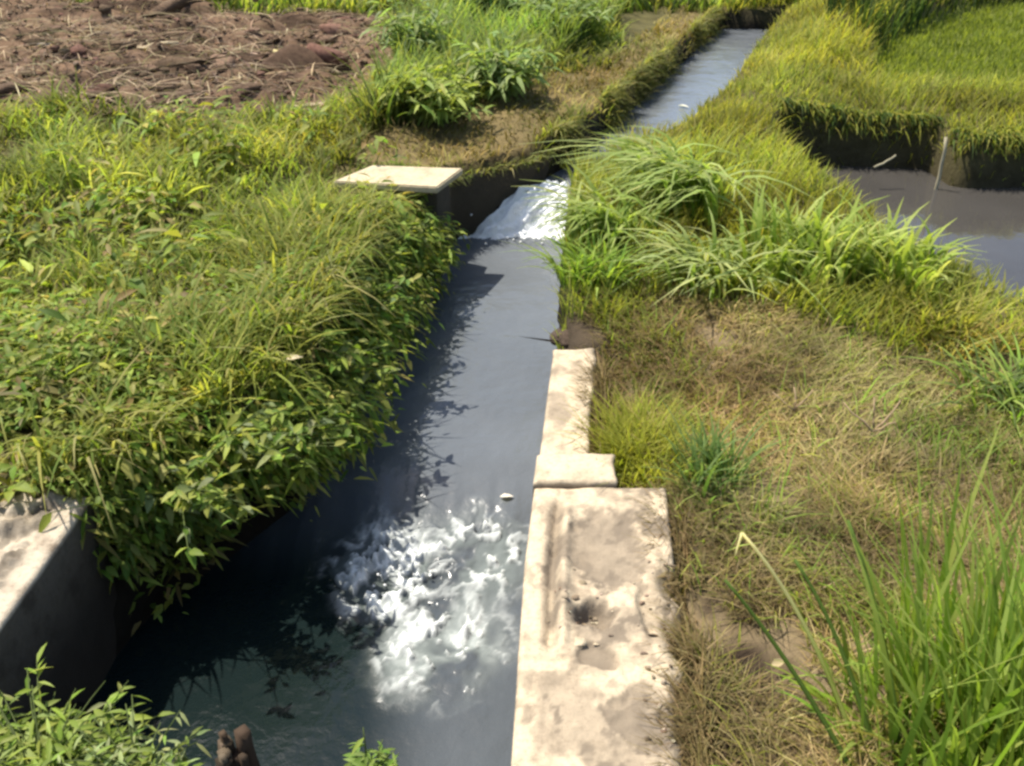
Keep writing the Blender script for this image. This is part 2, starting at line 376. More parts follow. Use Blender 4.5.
V, Q, C = merge([lumps(24, (-.38, 2.2), (.07, .05), (Z_BASIN+.01, Z_BASIN+.06), (.002, .006), 3), lumps(30, (.02, 4.94), (.2, .03), (Z_REACH-.005, Z_REACH+.03), (.003, .007), 4), lumps(40, (-.12, 5.07), (.13, .05), (Z_REACH+.02, Z_REACH+.16), (.004, .010), 5)])
o = link('water_spray', np_mesh('water_spray', V, Q, C, None, True), M_FOAM); tag(o, kind='stuff'); o['label'] = 'white drops and froth thrown up where the water churns'
# pond
xs2 = np.linspace(1.6, 7.6, 40); ys2 = np.linspace(2.3, 6.2, 30); X2, Y2 = np.meshgrid(xs2, ys2)
o = link('pond_water', grid_mesh('pond_water', X2, Y2, X2*0+Z_POND, None, {'foam': 0*X2.ravel(), 'milk': 0*X2.ravel()}), M_POND); tag(o, kind='structure')

# ------------------------------------------------------------------ concrete
def block(name, xl, xr, y0, y1, ztop, zbot, mat, parent=None, nx=60, ny=140, fz=None, fr=None, fs=None, fl=None):
    """a solid cast block: a displaced top sheet with skirts; xl / xr functions of y"""
    v = np.linspace(0, 1, ny); u = np.linspace(0, 1, nx)
    Vv, Uu = np.meshgrid(v, u, indexing='ij'); Yb = y0+(y1-y0)*Vv
    L = xl(Yb)+(fl(Yb) if fl else 0); R = xr(Yb)+(fr(Yb) if fr else 0)
    Xb = L+(R-L)*Uu; Zb = ztop+0*Xb
    if fz: Zb = Zb+fz(Xb, Yb)
    e = np.minimum(np.minimum(Uu*(R-L), (1-Uu)*(R-L)), np.minimum((Yb-y0), (y1-Yb)))
    Zb = Zb-.010*np.clip(1-e/.012, 0, 1)**2
    S = fs(Xb, Yb) if fs else 0*Xb
    V = np.stack([Xb.ravel(), Yb.ravel(), Zb.ravel()], 1); i = np.arange(ny*nx).reshape(ny, nx)
    Q = [np.stack([i[:-1, :-1].ravel(), i[:-1, 1:].ravel(), i[1:, 1:].ravel(), i[1:, :-1].ravel()], 1)]
    st = [S.ravel()]; ring = np.concatenate([i[0, :-1], i[:-1, -1], i[-1, :0:-1], i[:0:-1, 0]]); n = len(ring); prev = ring; base = ny*nx
    vs = [V]
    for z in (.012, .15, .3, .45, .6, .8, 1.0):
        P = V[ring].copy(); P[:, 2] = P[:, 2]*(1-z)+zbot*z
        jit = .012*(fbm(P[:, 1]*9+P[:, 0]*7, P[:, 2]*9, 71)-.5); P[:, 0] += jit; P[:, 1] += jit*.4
        vs.append(P); st.append(np.full(n, min(.98, .8+.6*z))); cur = base+np.arange(n); base += n  # side faces toned dark to carry their shade, wet foot included
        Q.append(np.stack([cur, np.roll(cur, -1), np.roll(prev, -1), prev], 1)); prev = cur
    me = np_mesh(name, np.concatenate(vs), np.concatenate(Q), None, {'stain_shade': np.clip(np.concatenate(st), 0, 1)}, False)
    return link(name, me, mat, parent)

wall = empty('canal_wall', (.2, 1.2, -.9))
wall['label'] = 'pale broken-topped concrete wall along the right edge of the canal'; wall['category'] = 'wall'; wall['kind'] = 'thing'
inv = Vector((-.2, -1.2, .9))
XLw = lambda y: np.interp(y, [-.2, 1.15, 1.75, 2.21, 2.86], [-.03, -.002, .033, .08, .15])
XRw = lambda y: np.interp(y, [-.2, 1.15, 1.6, 1.75, 2.06], [.34, .355, .415, .42, .445])
def ell(x, y, p, rx, ry, rot=0, s=61):
    cx_, cy_ = at(*p); c, d = math.cos(rot), math.sin(rot); dx = x-cx_+.03*(fbm(x*14, y*14, s)-.5); dy = y-cy_+.03*(fbm(x*14, y*14, s+1)-.5)
    return np.sqrt(((dx*c+dy*d)/rx)**2+((-dx*d+dy*c)/ry)**2)+.9*(fbm(x*17, y*17, s+3)-.5)+.5*(fbm(x*55, y*55, s+4)-.5)
def wall_z(x, y):
    z = .012*(fbm(x*12, y*12, 62)-.5)+.004*(fbm(x*50, y*50, 63)-.5)
    z = z-.013*ss(1.2, .6, ell(x, y, (606, 548), .115, .16))          # scoured hollow
    z = z-.05*ss(1.25, .3, ell(x, y, (593, 612), .055, .045))           # broken hole
    z = z-.007*ss(1.15, .7, ell(x, y, (645, 715), .085, .075, .5))
    z = z-.012*ss(1.15, .85, ell(x, y, (600, 655), .05, .035, -.4))
    g = x-XLw(y); m = ss(1.42, 1.5, y)*ss(2.02, 1.95, y)
    z = z-.025*np.exp(-((g-.072)/.016)**2)*m+.018*np.exp(-((g-.10)/.018)**2)*m*fbm(y*8, x*3, 64)*1.6
    z = z-.035*ss(.55, .75, fbm(x*9, y*7, 65))*ss(.2, .3, g)*ss(1.75, 1.5, y)
    z = z-.09*ss(.02, .10, g-.30)*ss(1.78, 1.68, y)*fbm(y*10, x*6, 66)*1.4
    z = z-.012*np.exp(-((y-1.425)/.004)**2)*ss(.13, .11, g)
    return z
def wall_s(x, y):
    s_ = .8*ss(1.12, .85, ell(x, y, (606, 548), .115, .16))+.95*ss(1.1, .6, ell(x, y, (593, 612), .055, .05))+.75*ss(1.08, .94, ell(x, y, (645, 715), .085, .075, .5))+.6*ss(1.1, .9, ell(x, y, (600, 655), .05, .035, -.4))  # darker tone over the hollows, the hole and the near patch
    g = x-XLw(y); m = ss(1.42, 1.5, y)*ss(2.02, 1.95, y)
    s_ = s_+.55*ss(.5, .62, fbm(x*11+7, y*9, 161))*ss(.03, .06, g)+.5*ss(.56, .66, fbm(x*31, y*31, 162))
    s_ = s_+.7*np.exp(-((g-.075)/.018)**2)*m*ss(.3, .6, fbm(x*8, y*14, 67))+.8*ss(.6, .78, fbm(x*16, y*16, 68))*ss(.12, .2, g)
    return np.clip(s_, 0, 1)*(.75+.4*fbm(x*25, y*25, 69))
def rag(y): return (.05*(fbm(y*13, y*0, 70)-.55)+.02*(fbm(y*40, y*0, 72)-.5))*ss(1.8, 1.66, y)
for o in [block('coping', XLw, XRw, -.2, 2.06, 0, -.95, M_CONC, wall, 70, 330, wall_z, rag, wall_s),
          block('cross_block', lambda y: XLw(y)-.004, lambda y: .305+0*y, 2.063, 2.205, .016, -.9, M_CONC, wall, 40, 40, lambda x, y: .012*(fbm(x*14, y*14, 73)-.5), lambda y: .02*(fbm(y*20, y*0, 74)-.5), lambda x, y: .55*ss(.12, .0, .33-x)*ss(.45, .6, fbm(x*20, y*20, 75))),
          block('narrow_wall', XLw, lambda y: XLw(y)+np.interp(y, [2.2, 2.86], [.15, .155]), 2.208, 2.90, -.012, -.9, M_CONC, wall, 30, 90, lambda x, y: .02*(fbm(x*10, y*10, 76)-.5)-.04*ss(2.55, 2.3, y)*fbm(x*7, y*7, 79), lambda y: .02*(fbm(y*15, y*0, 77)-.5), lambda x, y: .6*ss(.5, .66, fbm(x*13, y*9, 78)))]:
    o.location = inv
# left block
lw = empty('retaining_wall', (-1.45, 1.5, -.9)); lw['label'] = 'short concrete wall with a rough crumbling top at the left edge of the basin'; lw['category'] = 'wall'; lw['kind'] = 'thing'
def lz(x, y):
    e = -1.205-x
    return ss(.05, .09, e)*(.07*(fbm(x*11, y*11, 81)-.45)+.06*(fbm(x*26, y*26, 82)-.5)+.03*(fbm(x*60, y*60, 182)-.5))+.004*(fbm(x*40, y*40, 83)-.5)
def lst(x, y):
    e = -1.205-x; return ss(.05, .09, e)*.6*ss(.42, .62, fbm(x*17, y*17, 84))
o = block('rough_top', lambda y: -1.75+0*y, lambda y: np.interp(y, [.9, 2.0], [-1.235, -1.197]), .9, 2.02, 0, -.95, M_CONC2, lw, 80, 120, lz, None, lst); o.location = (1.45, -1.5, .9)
# slab beside the drop
sl = empty('concrete_slab', (-.58, 4.5, .0)); sl['label'] = 'flat pale concrete slab resting on a pier beside the small waterfall'; sl['category'] = 'slab'; sl['kind'] = 'thing'
bm = bmesh.new()
c4 = [at(333, 181, .12), at(372, 165, .12), at(463, 168, .12), at(437, 187, .12)]
lo = [bm.verts.new((x+.58, y-4.5, .085)) for x, y in c4]; hi = [bm.verts.new((x+.58, y-4.5, .12)) for x, y in c4]
bm.faces.new(hi[::-1]); bm.faces.new(lo)
for k in range(4): bm.faces.new((lo[k], hi[k], hi[(k+1) % 4], lo[(k+1) % 4]))
bmesh.ops.recalc_face_normals(bm, faces=bm.faces); bmesh.ops.bevel(bm, geom=list(bm.edges), offset=.006, segments=2, affect='EDGES')
me = bpy.data.meshes.new('slab_top'); bm.to_mesh(me); bm.free(); link('slab_top', me, M_SLAB, sl)
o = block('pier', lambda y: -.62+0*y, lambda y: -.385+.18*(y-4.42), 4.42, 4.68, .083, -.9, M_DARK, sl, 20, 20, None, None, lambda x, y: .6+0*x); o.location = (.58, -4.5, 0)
# side wall of the drop
hw = block('drop_side_wall', lambda y: np.interp(y, [4.7, 4.92, 5.22, 5.5], [-.52, -.5, -.14, .08]), lambda y: np.interp(y, [4.7, 4.92, 5.22, 5.5], [-.40, -.34, .13, .26]), 4.7, 5.5, -.05, -.9, M_DARK, None, 16, 60, lambda x, y: .03*(fbm(x*9, y*9, 85)-.5), None, lambda x, y: .85+0*x)  # dark tone stands for shade on the face toward the water
tag(hw, 'shade-darkened concrete side wall holding back the bank left of the waterfall', 'wall', None, 'thing')

# ------------------------------------------------------------------ vegetation scatter
def scatter(n, box, dens=None, keep=None):
    """random points in a box, thinned with distance from the near bank"""
    x = rng.uniform(box[0], box[2], n); y = rng.uniform(box[1], box[3], n)
    k = np.ones(n, bool)
    if keep is not None: k &= keep(x, y)
    d = np.hypot(x, y)
    k &= rng.uniform(0, 1, n) < np.clip((2.2/np.maximum(d, .5))**1.0, .16, 1)
    if dens is not None: k &= rng.uniform(0, 1, n) < dens(x, y)
    return x[k], y[k]
def off(x, y): # out of water and concrete
    m = sdf(x, y, CANAL) > .015; m &= sdf(x, y, POND) > .02
    m &= ~((x > -.1) & (x < XRw(y)+.0) & (y < 2.07)); m &= ~((x > -.1) & (x < .30) & (y >= 2.0) & (y < 2.22)); m &= ~((x > -.1) & (x < XLw(y)+.15) & (y < 2.92))
    m &= np.hypot(x-.23, y-3.04) > .13
    m &= ~((x < -1.15) & (x > -1.76) & (y < 2.03) & (y > .9)); m &= ~((x > -.92) & (x < -.3) & (y > 4.35) & (y < 4.72))
    return m
def isleft(x, y): return x < np.where(y > 10.4, -9, lerp_edge(LEFT, y)+.02)
G_OL = [(.17, .17, .03), (.19, .18, .036), (.135, .155, .028), (.21, .19, .05), (.105, .135, .024)]
G_YE = [(.21, .195, .03), (.175, .18, .03), (.24, .21, .05), (.145, .165, .026), (.20, .18, .035)]
G_DK = [(.05, .075, .016), (.065, .09, .02), (.04, .06, .014)]
G_BR = [(.16, .23, .028), (.20, .26, .035), (.12, .18, .025), (.24, .27, .06)]
D_TAN = [(.25, .185, .085), (.215, .16, .07), (.18, .13, .06), (.29, .22, .11), (.155, .115, .055), (.19, .155, .055)]

def grass_patch(name, label, x, y, hr, wr, leanr, droopr, cols, mat, tip=None, tipk=.4, clump=1.0, cs=3.0, seg=3, wind=None, layer=0., power=1.7):
    n = len(x); d = np.hypot(x, y); z = ground(x, y)-.01
    cl = fbm(x*cs, y*cs, 91); cl2 = fbm(x*cs*3.1, y*cs*3.1, 92)
    k = 1+clump*((cl-.5)*1.5+(cl2-.5)*1.0)
    h = rng.uniform(*hr, n)*np.clip(k, .25, 2.2)
    w = rng.uniform(*wr, n)*np.clip(.75+d*.11, .9, 1.9)
    az = rng.uniform(-math.pi, math.pi, n)
    fld = fbm(x*1.7, y*1.7, 93)*2*math.pi*2; az = np.where(rng.uniform(0, 1, n) < .45, fld+rng.normal(0, .9, n), az)
    C = pick(cols, n)
    C *= (0.62+.8*ss(.3, .72, fbm(x*2.2+9, y*2.2, 94)))[:, None]; C = C*np.stack([1+.25*(fbm(x*1.5, y*1.5, 191)-.5)*2, 1+0*x, 1+0*x], 1)
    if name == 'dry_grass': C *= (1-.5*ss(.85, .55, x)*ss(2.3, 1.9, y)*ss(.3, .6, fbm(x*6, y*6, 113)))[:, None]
    tc = C if tip is None else C*(1-tipk)+np.array(tip)*tipk
    if name == 'ridge_grass': h = h*np.where(y > 5.6, np.clip(.3+sdf(x, y, CANAL)*2, .3, 1), 1)*np.clip(.35+sdf(x, y, POND)*1.6, .35, 1)
    V, Q, CC = blades(np.stack([x, y, z], 1), h, az, rng.uniform(*leanr, n), w, rng.uniform(*droopr, n), C, seg, tc, power)
    o = link(name, np_mesh(name, V, Q, CC), mat); tag(o, label, None, None, 'stuff'); return o
def notzone(x, y): return off(x, y)

PADm = lambda x, y, m=0.: sdf(x, y, PADDY) < m
INF = lambda x, y, m=0.: sdf(x, y, FIELD)+.5*(fbm(x*2, y*2, 31)-.5) < m
INP = lambda x, y, m=0.: sdf(x, y, PATH)+.3*(fbm(x*3, y*3, 32)-.5) < m
IND = lambda x, y, m=0.: sdf(x, y, DRY)+.35*(fbm(x*3, y*3, 33)-.5) < m

# left bank grass
x, y = scatter(190000, (-6, 1.9, 1.0, 11.0), None, lambda x, y: off(x, y) & isleft(x, y) & ~INF(x, y) & ~INP(x, y))
grass_patch('bank_grass', 'rough olive green grass covering the left bank of the canal', x, y, (.08, .21), (.006, .012), (.3, 1.1), (0.1, .5), G_OL, M_GRASS, (.22, .20, .06), .35, 1.6, 2.0)
# path + dry strip along the upper canal
x, y = scatter(140000, (-1.5, 4.4, 4, 11.5), lambda x, y: .45+.55*ss(.35, .6, fbm(x*2.5, y*2.5, 99)), lambda x, y: off(x, y) & INP(x, y, .1))
grass_patch('path_grass', 'short dry brownish grass on the path beside the upper canal', x, y, (.03, .11), (.004, .009), (.4, 1.4), (.1, .5), [(.19, .16, .05), (.15, .13, .04), (.13, .13, .03), (.22, .18, .07)], M_DRY, None, .4, .6, 3)
# right ridge
x, y = scatter(330000, (.2, 2.2, 7.5, 12), None, lambda x, y: off(x, y) & (~isleft(x, y) & (x > lerp_edge(RIGHT, y)) | ((y > 10.4) & (x > 2))) & ~IND(x, y) & ~PADm(x, y, .05) & (y > 2.9))
grass_patch('ridge_grass', 'yellow green grass on the raised bank between canal and pond', x, y, (.09, .21), (.0035, .008), (.2, .9), (.05, .4), G_YE, M_GRASS, (.26, .22, .05), .4, .9, 3.2)
# dry ground
x, y = scatter(300000, (.25, .6, 5, 5), None, lambda x, y: off(x, y) & (x > lerp_edge(RIGHT, np.maximum(y, 1.16))+.1) & IND(x, y, .12))
kk = fbm(x*3.3, y*3.3, 192) > .30; x, y = x[kk], y[kk]
grass_patch('dry_grass', 'flattened brown and tan dry grass right of the concrete wall', x, y, (.03, .11), (.002, .0045), (.4, 1.4), (.1, .6), D_TAN+[(.17, .165, .03)], M_DRY, None, .4, .9, 5, 3)
x, y = scatter(90000, (.25, .9, 5, 5), lambda x, y: (.14+.86*ss(.46, .58, fbm(x*2.1+4, y*2.1, 95)))*(1-.9*ss(.85, .6, x)*ss(2.2, 1.9, y)), lambda x, y: off(x, y) & (x > lerp_edge(RIGHT, np.maximum(y, 1.16))+.1) & IND(x, y, .1))
grass_patch('sparse_grass', 'sparse olive grass growing through the dry thatch', x, y, (.05, .14), (.003, .007), (.3, 1.1), (.1, .5), G_YE+G_BR, M_GRASS, (.22, .2, .06), .4, .8, 4, 3)
ye = np.concatenate([rng.uniform(1.0, 2.03, 3000), rng.uniform(2.2, 2.9, 1500)]); m = len(ye); xr = np.where(ye < 2.05, XRw(ye)+rag(ye)+.01, XLw(ye)+.17)
xe = xr+np.abs(rng.normal(0, .025, m)); k = (fbm(ye*5, xe*0, 110) > .42) | (rng.uniform(0, 1, m) < .15); xe, ye = xe[k], ye[k]; m = len(xe)
V, Q, CC = blades(np.stack([xe, ye, 0*xe-.10], 1), rng.uniform(.10, .17, m), rng.normal(3.1, .9, m), rng.uniform(.3, 1.0, m), rng.uniform(.002, .005, m), rng.uniform(.1, .6, m), pick(D_TAN, m)*.75, 4)
o = link('edge_straw', np_mesh('edge_straw', V, Q, CC), M_DRY); tag(o, 'dry straw creeping over the right edge of the concrete wall', None, None, 'stuff')
# rice paddy
x, y = scatter(200000, (2.6, 6.4, 9.2, 12.4), None, lambda x, y: PADm(x, y, .02))
n = len(x); V, Q, CC = blades(np.stack([x, y, ground(x, y)], 1), rng.uniform(.05, .09, n), rng.uniform(-3.1, 3.1, n), rng.uniform(.1, .5, n), rng.uniform(.012, .02, n), rng.uniform(0, .2, n), pick([(.15, .165, .03), (.165, .175, .034), (.14, .155, .028)], n, .06), 2)
o = link('rice_seedlings', np_mesh('rice_seedlings', V, Q, CC), M_GRASS); tag(o, 'even bright green rice seedlings filling the paddy beyond the pond', None, None, 'stuff')
# tall edge grass behind the paddy, blades coloured dark for the bank's shaded face
x, y = scatter(60000, (2.4, 7.4, 9.2, 13), None, lambda x, y: (dline(x, y, HEDGE) < .30))
grass_patch('edge_grass', 'tall shade-darkened grass along the far edge of the paddy', x, y, (.26, .42), (.008, .016), (.1, .5), (0, .25), [(.03, .045, .012), (.04, .06, .014), (.055, .07, .016)], M_GRASS, None, .3, .7, 2)
# far margin behind field
x, y = scatter(90000, (-8, 10.2, 4, 14.5), None, lambda x, y: off(x, y) & ~INF(x, y))
grass_patch('margin_grass', 'green grass along the far margin of the bare field', x, y, (.15, .35), (.010, .02), (.2, .8), (0, .4), G_OL+G_DK, M_GRASS, None, .3, .9, 1.6)

def weed_points(x, y, per, hr, rr):
    n = len(x); z = ground(x, y)
    cx_ = np.repeat(x, per); cy_ = np.repeat(y, per); cz = np.repeat(z, per); h = np.repeat(rng.uniform(*hr, n), per); r = np.repeat(rng.uniform(*rr, n), per)
    m = n*per; a = rng.uniform(-math.pi, math.pi, m); q = np.sqrt(rng.uniform(0, 1, m))
    zz = cz+h*(rng.uniform(.2, 1, m)*(1-.45*q*q)); P = np.stack([cx_+np.cos(a)*q*r, cy_+np.sin(a)*q*r, zz], 1)
    return P, a, q
def weed_mass(name, label, x, y, per, hr, rr, Lr, cols):
    P, a, q = weed_points(x, y, per, hr, rr); m = len(P)
    L = rng.uniform(*Lr, m)*np.where(rng.uniform(0, 1, m) < .15, 1.6, 1); C = pick(cols+[(.2, .15, .05)] if rng.uniform() < 2 else cols, m, .3)*(.75+.5*fbm(P[:, 0]*3, P[:, 1]*3, 96))[:, None]
    npl = m//per; sp = np.repeat(rng.choice(3, npl, p=[.45, .35, .2]), per); hue = np.repeat(rng.uniform(.75, 1.3, npl), per)
    C = C*hue[:, None]; L = L*np.array([1, 1.7, .6])[sp]; wd = np.array([.5, .2, .75])[sp]*rng.uniform(.8, 1.2, m)
    V, Q, CC = leaves(P, a+rng.normal(0, .6, m), rng.uniform(-.5, .5, m)+.25*(sp == 1), L, L*wd, C)
    o = link(name, np_mesh(name, V, Q, CC), M_LEAF); tag(o, label, None, None, 'stuff'); return o
WEED = [(.14, .185, .025), (.175, .205, .03), (.105, .155, .022), (.20, .215, .035), (.24, .23, .05)]
WZ = [(-4.5, 1.9), (-1.25, 2.04), (-.85, 2.2), (-.72, 2.5), (-.66, 2.8), (-.64, 3.4), (-.58, 4.0), (-.52, 4.25), (-.75, 4.2), (-1.0, 3.3), (-1.9, 3.0), (-4.5, 2.9)]
x, y = scatter(3000, (-4.5, 1.8, -.4, 4.4), None, lambda x, y: inpoly(x, y, WZ) & (fbm(x*2.3, y*2.3, 98) > .40) & ~((x < -1.15) & (x > -1.76) & (y < 2.0)))
weed_mass('bank_weeds', 'dense leafy weeds crowding the left bank above the basin', x, y, 40, (.07, .18), (.08, .15), (.02, .05), WEED)
ye = np.concatenate([rng.uniform(2.02, 2.7, 300), rng.uniform(2.3, 4.4, 460)]); xe = lerp_edge(LEFT, ye)-.03
P, a, q = weed_points(xe, ye, 26, (.02, .06), (.05, .12)); m = len(P); dr = np.repeat(rng.uniform(0, 1, 760), 26)
P[:, 2] = .02-.34*dr*rng.uniform(.5, 1, m)+rng.normal(0, .03, m); P[:, 0] += .27*dr**.7*rng.uniform(.4, 1, m)*np.clip((P[:, 1]-1.9)/.4, .2, 1)
sp = np.repeat(rng.choice(3, 760, p=[.45, .4, .15]), 26); L = rng.uniform(.02, .05, m)*np.array([1, 1.8, .7])[sp]; V, Q, CC = leaves(P, rng.normal(-.3, .9, m), rng.uniform(-.9, .4, m), L, L*np.array([.5, .2, .7])[sp], pick(WEED, m, .3)*np.repeat(rng.uniform(.6, 1.3, 760), 26)[:, None])
gr = rng.uniform(0, 1, m) < np.clip(1.9*(fbm(P[:, 0]*4, P[:, 1]*4, 116)-.22), .15, 1); Q = Q[np.repeat(gr, 6)]
o = link('trailing_weeds', np_mesh('trailing_weeds', V, Q, CC), M_LEAF); tag(o, 'leafy weeds trailing from the left bank down to the water', None, None, 'stuff')
# hanging grass on the face of the bund
xe = rng.uniform(1.75, 6.5, 9000); ye = rng.uniform(5.45, 5.75, 9000)+np.where((xe < 2.78), .35, 0); z_ = ground(xe, ye); k = z_ > -.1; xe, ye, z_ = xe[k], ye[k], z_[k]; m = len(xe)
V, Q, CC = blades(np.stack([xe, ye, z_], 1), rng.uniform(.05, .12, m), rng.normal(-1.57, .5, m), rng.uniform(.6, 1.5, m), rng.uniform(.008, .014, m), rng.uniform(.6, 1.6, m), pick(G_YE+G_DK, m), 4)
o = link('bund_grass', np_mesh('bund_grass', V, Q, CC), M_GRASS); tag(o, 'grass hanging over the dark face of the bund above the pond', None, None, 'stuff')
ye = rng.uniform(5.55, 10.3, 9000); xe = lerp_edge(LEFT, ye)-rng.uniform(-.01, .10, 9000); m = 9000
V, Q, CC = blades(np.stack([xe, ye, ground(xe, ye)-.01], 1), rng.uniform(.03, .17, m), rng.normal(-.5, 1.0, m), rng.uniform(.4, 1.3, m), rng.uniform(.006, .012, m), rng.uniform(.2, 1.2, m), pick([(.19, .165, .05), (.16, .15, .04), (.23, .19, .08), (.12, .13, .03)], m)*(.6+.8*fbm(xe*5, ye*5, 111))[:, None], 4)
k = np.repeat(fbm(xe*4, ye*4, 112)+.25*(rng.uniform(0, 1, m)-.5) > .46, 4); Q = Q[k]
o = link('spilling_grass', np_mesh('spilling_grass', V, Q, CC), M_GRASS); tag(o, 'olive grass spilling over the left edge of the upper canal', None, None, 'stuff')
ye = rng.uniform(4.75, 5.6, 900); xe = lerp_edge(LEFT, ye)-rng.uniform(.0, .16, 900); m = 900
V, Q, CC = blades(np.stack([xe, ye, 0*xe-.07], 1), rng.uniform(.04, .12, m), rng.normal(-.6, 1.0, m), rng.uniform(.4, 1.2, m), rng.uniform(.006, .012, m), rng.uniform(.3, 1.2, m), pick([(.15, .14, .04), (.11, .12, .03), (.19, .16, .07)], m), 4)
o = link('spilling_grass', np_mesh('wall_top_grass', V, Q, CC), M_GRASS); tag(o, 'short olive grass growing over the dark wall of the drop', None, None, 'stuff')
# ragged long grass drooping from the left bank to the water
ye = rng.uniform(2.05, 4.1, 2000); xe = lerp_edge(LEFT, ye)-rng.uniform(-.04, .26, 2000); k = fbm(xe*3, ye*3, 115) > .46; xe, ye = xe[k], ye[k]; m = len(xe)
V, Q, CC = blades(np.stack([xe, ye, ground(xe-.08, ye)+.06], 1), rng.uniform(.08, .28, m), rng.normal(-.3, 1.3, m), rng.uniform(.3, 1.2, m), rng.uniform(.005, .012, m), rng.uniform(.2, 1.4, m), pick(G_OL+[(.25, .21, .08)], m), 5)
o = link('drooping_grass', np_mesh('drooping_grass', V, Q, CC), M_GRASS); tag(o, 'long ragged grass drooping from the left bank over the water', None, None, 'stuff')
# tall soft grass between field and path
TZ = atp([(365, 150), (400, 60), (440, -20), (650, -20), (600, 40), (520, 85), (450, 125)])
x, y = scatter(150000, (-2, 5, 3, 12.5), None, lambda x, y: off(x, y) & inpoly(x, y, TZ))
grass_patch('tall_grass', 'tall soft light green grass between the bare field and the path', x, y, (.18, .46), (.007, .013), (.2, .8), (.05, .4), [(.12, .17, .035), (.15, .19, .04), (.17, .18, .045), (.10, .15, .03)], M_GRASS, (.25, .24, .09), .4, .8, 2.2)
x, y = scatter(900, (-4.5, 3.2, 1.2, 6.5), lambda x, y: ss(.42, .56, fbm(x*1.8, y*1.8, 97)), lambda x, y: off(x, y) & isleft(x, y) & ~INF(x, y) & ~INP(x, y))
weed_mass('bank_weeds', 'scattered leafy weeds among the grass of the left bank', x, y, 22, (.12, .30), (.06, .14), (.03, .075), WEED)

# ------------------------------------------------------------------ single plants
ARCH = [(.17, .22, .035), (.22, .26, .05), (.13, .18, .022), (.30, .31, .10), (.11, .15, .02)]
def tuft(label, px, n, hr, wr, leanr, droopr, cols, rad, *a, **k):
    if k.get('cat') is None and cols is ARCH: n, rad, wr, hr, leanr, k['power'] = int(n*1.15), rad*1.3, (wr[0]*1.5, wr[1]*1.6), (hr[0]*1.3, hr[1]*1.55), (leanr[0]*.6, leanr[1]*.75), 2.4
    return tuft_(label, px, n, hr, wr, leanr, droopr, cols, rad, *a, **k)
def tuft_(label, px, n, hr, wr, leanr, droopr, cols, rad, tip=None, z=None, cat='grass tuft', name='grass_tuft', bias=None, mat=None, group=None, seg=6, power=1.7, wld=None):
    bx, by = wld if wld else at(px[0], px[1], 0)
    bz = float(ground(np.array([bx]), np.array([by]))[0])-.01 if z is None else z
    a = rng.uniform(-math.pi, math.pi, n); r = rad*np.sqrt(rng.uniform(0, 1, n))
    P = np.stack([np.cos(a)*r, np.sin(a)*r, 0*a], 1)
    az = a+rng.normal(0, .5, n); sub = rng.integers(0, 6, n); so_ = rng.uniform(-.6, .6, (6, 2))*rad; P[:, :2] = P[:, :2]*.6+so_[sub]; az = np.where(rng.uniform(0, 1, n) < .4, rng.uniform(-3.1, 3.1, n), az)
    if bias is not None: az = np.where(rng.uniform(0, 1, n) < bias[1], bias[0]+rng.normal(0, .5, n), az)
    C = pick(cols, n, .2); tc = C if tip is None else C*.5+np.array(tip)*.5
    V, Q, CC = blades(P, rng.uniform(*hr, n), az, rng.uniform(*leanr, n), rng.uniform(*wr, n), rng.uniform(*droopr, n), C, seg, tc, power, twist=.4)
    o = link(name, np_mesh(name, V, Q, CC), mat or M_GRASS, None, (bx, by, bz)); tag(o, label, cat, group); return o
def leafy(label, wld, z, nst, hr, spread, Lr, cols, cat='plant', name='leafy_plant', bias=None, nl=9):
    parts = []; leafp, leafa, leafe = [], [], []
    for k in range(nst):
        a = rng.uniform(-math.pi, math.pi) if bias is None or rng.uniform() > bias[1] else bias[0]+rng.normal(0, .5)
        h = rng.uniform(*hr); s = rng.uniform(.2, 1)*spread; t = np.linspace(0, 1, 7)
        dr = rng.uniform(0, .6)
        pts = np.stack([np.cos(a)*s*t**1.4, np.sin(a)*s*t**1.4, h*(t-dr*t**2.5)], 1)
        parts.append(tube(pts, np.linspace(.0035, .0012, 7), (.10, .12, .035), 4))
        for q in rng.uniform(.25, 1, nl):
            leafp.append([np.interp(q, t, pts[:, i]) for i in range(3)]); leafa.append(rng.uniform(-math.pi, math.pi)); leafe.append(rng.uniform(-.4, .5))
    n = len(leafp); L = rng.uniform(*Lr, n)
    if name == 'shrub': L = L*1.25
    lv = leaves(np.array(leafp), np.array(leafa), np.array(leafe), L, L*(rng.uniform(.16, .30, n) if name in ('shrub', 'leafy_plant') else rng.uniform(.35, .55, n)), pick(cols, n, .25))
    V, Q, C = merge(parts); root = link(name, np_mesh('stems', V, Q, C), M_LEAF, None, (wld[0], wld[1], z)); tag(root, label, cat)
    link('foliage', np_mesh('foliage', *lv), M_LEAF, root); return root

# big tuft in the lower right corner
tuft('tall bright green grass tuft filling the lower right corner', None, 480, (.32, .62), (.007, .016), (.05, .6), (0, .2), G_BR, .30, (.24, .26, .07), wld=(1.02, 1.27), bias=(1.9, .25))
tuft('low leafy green grass at the foot of the tall corner tuft', None, 520, (.10, .26), (.007, .015), (.3, 1.0), (.1, .5), G_BR+G_OL, .28, wld=(.95, 1.14))
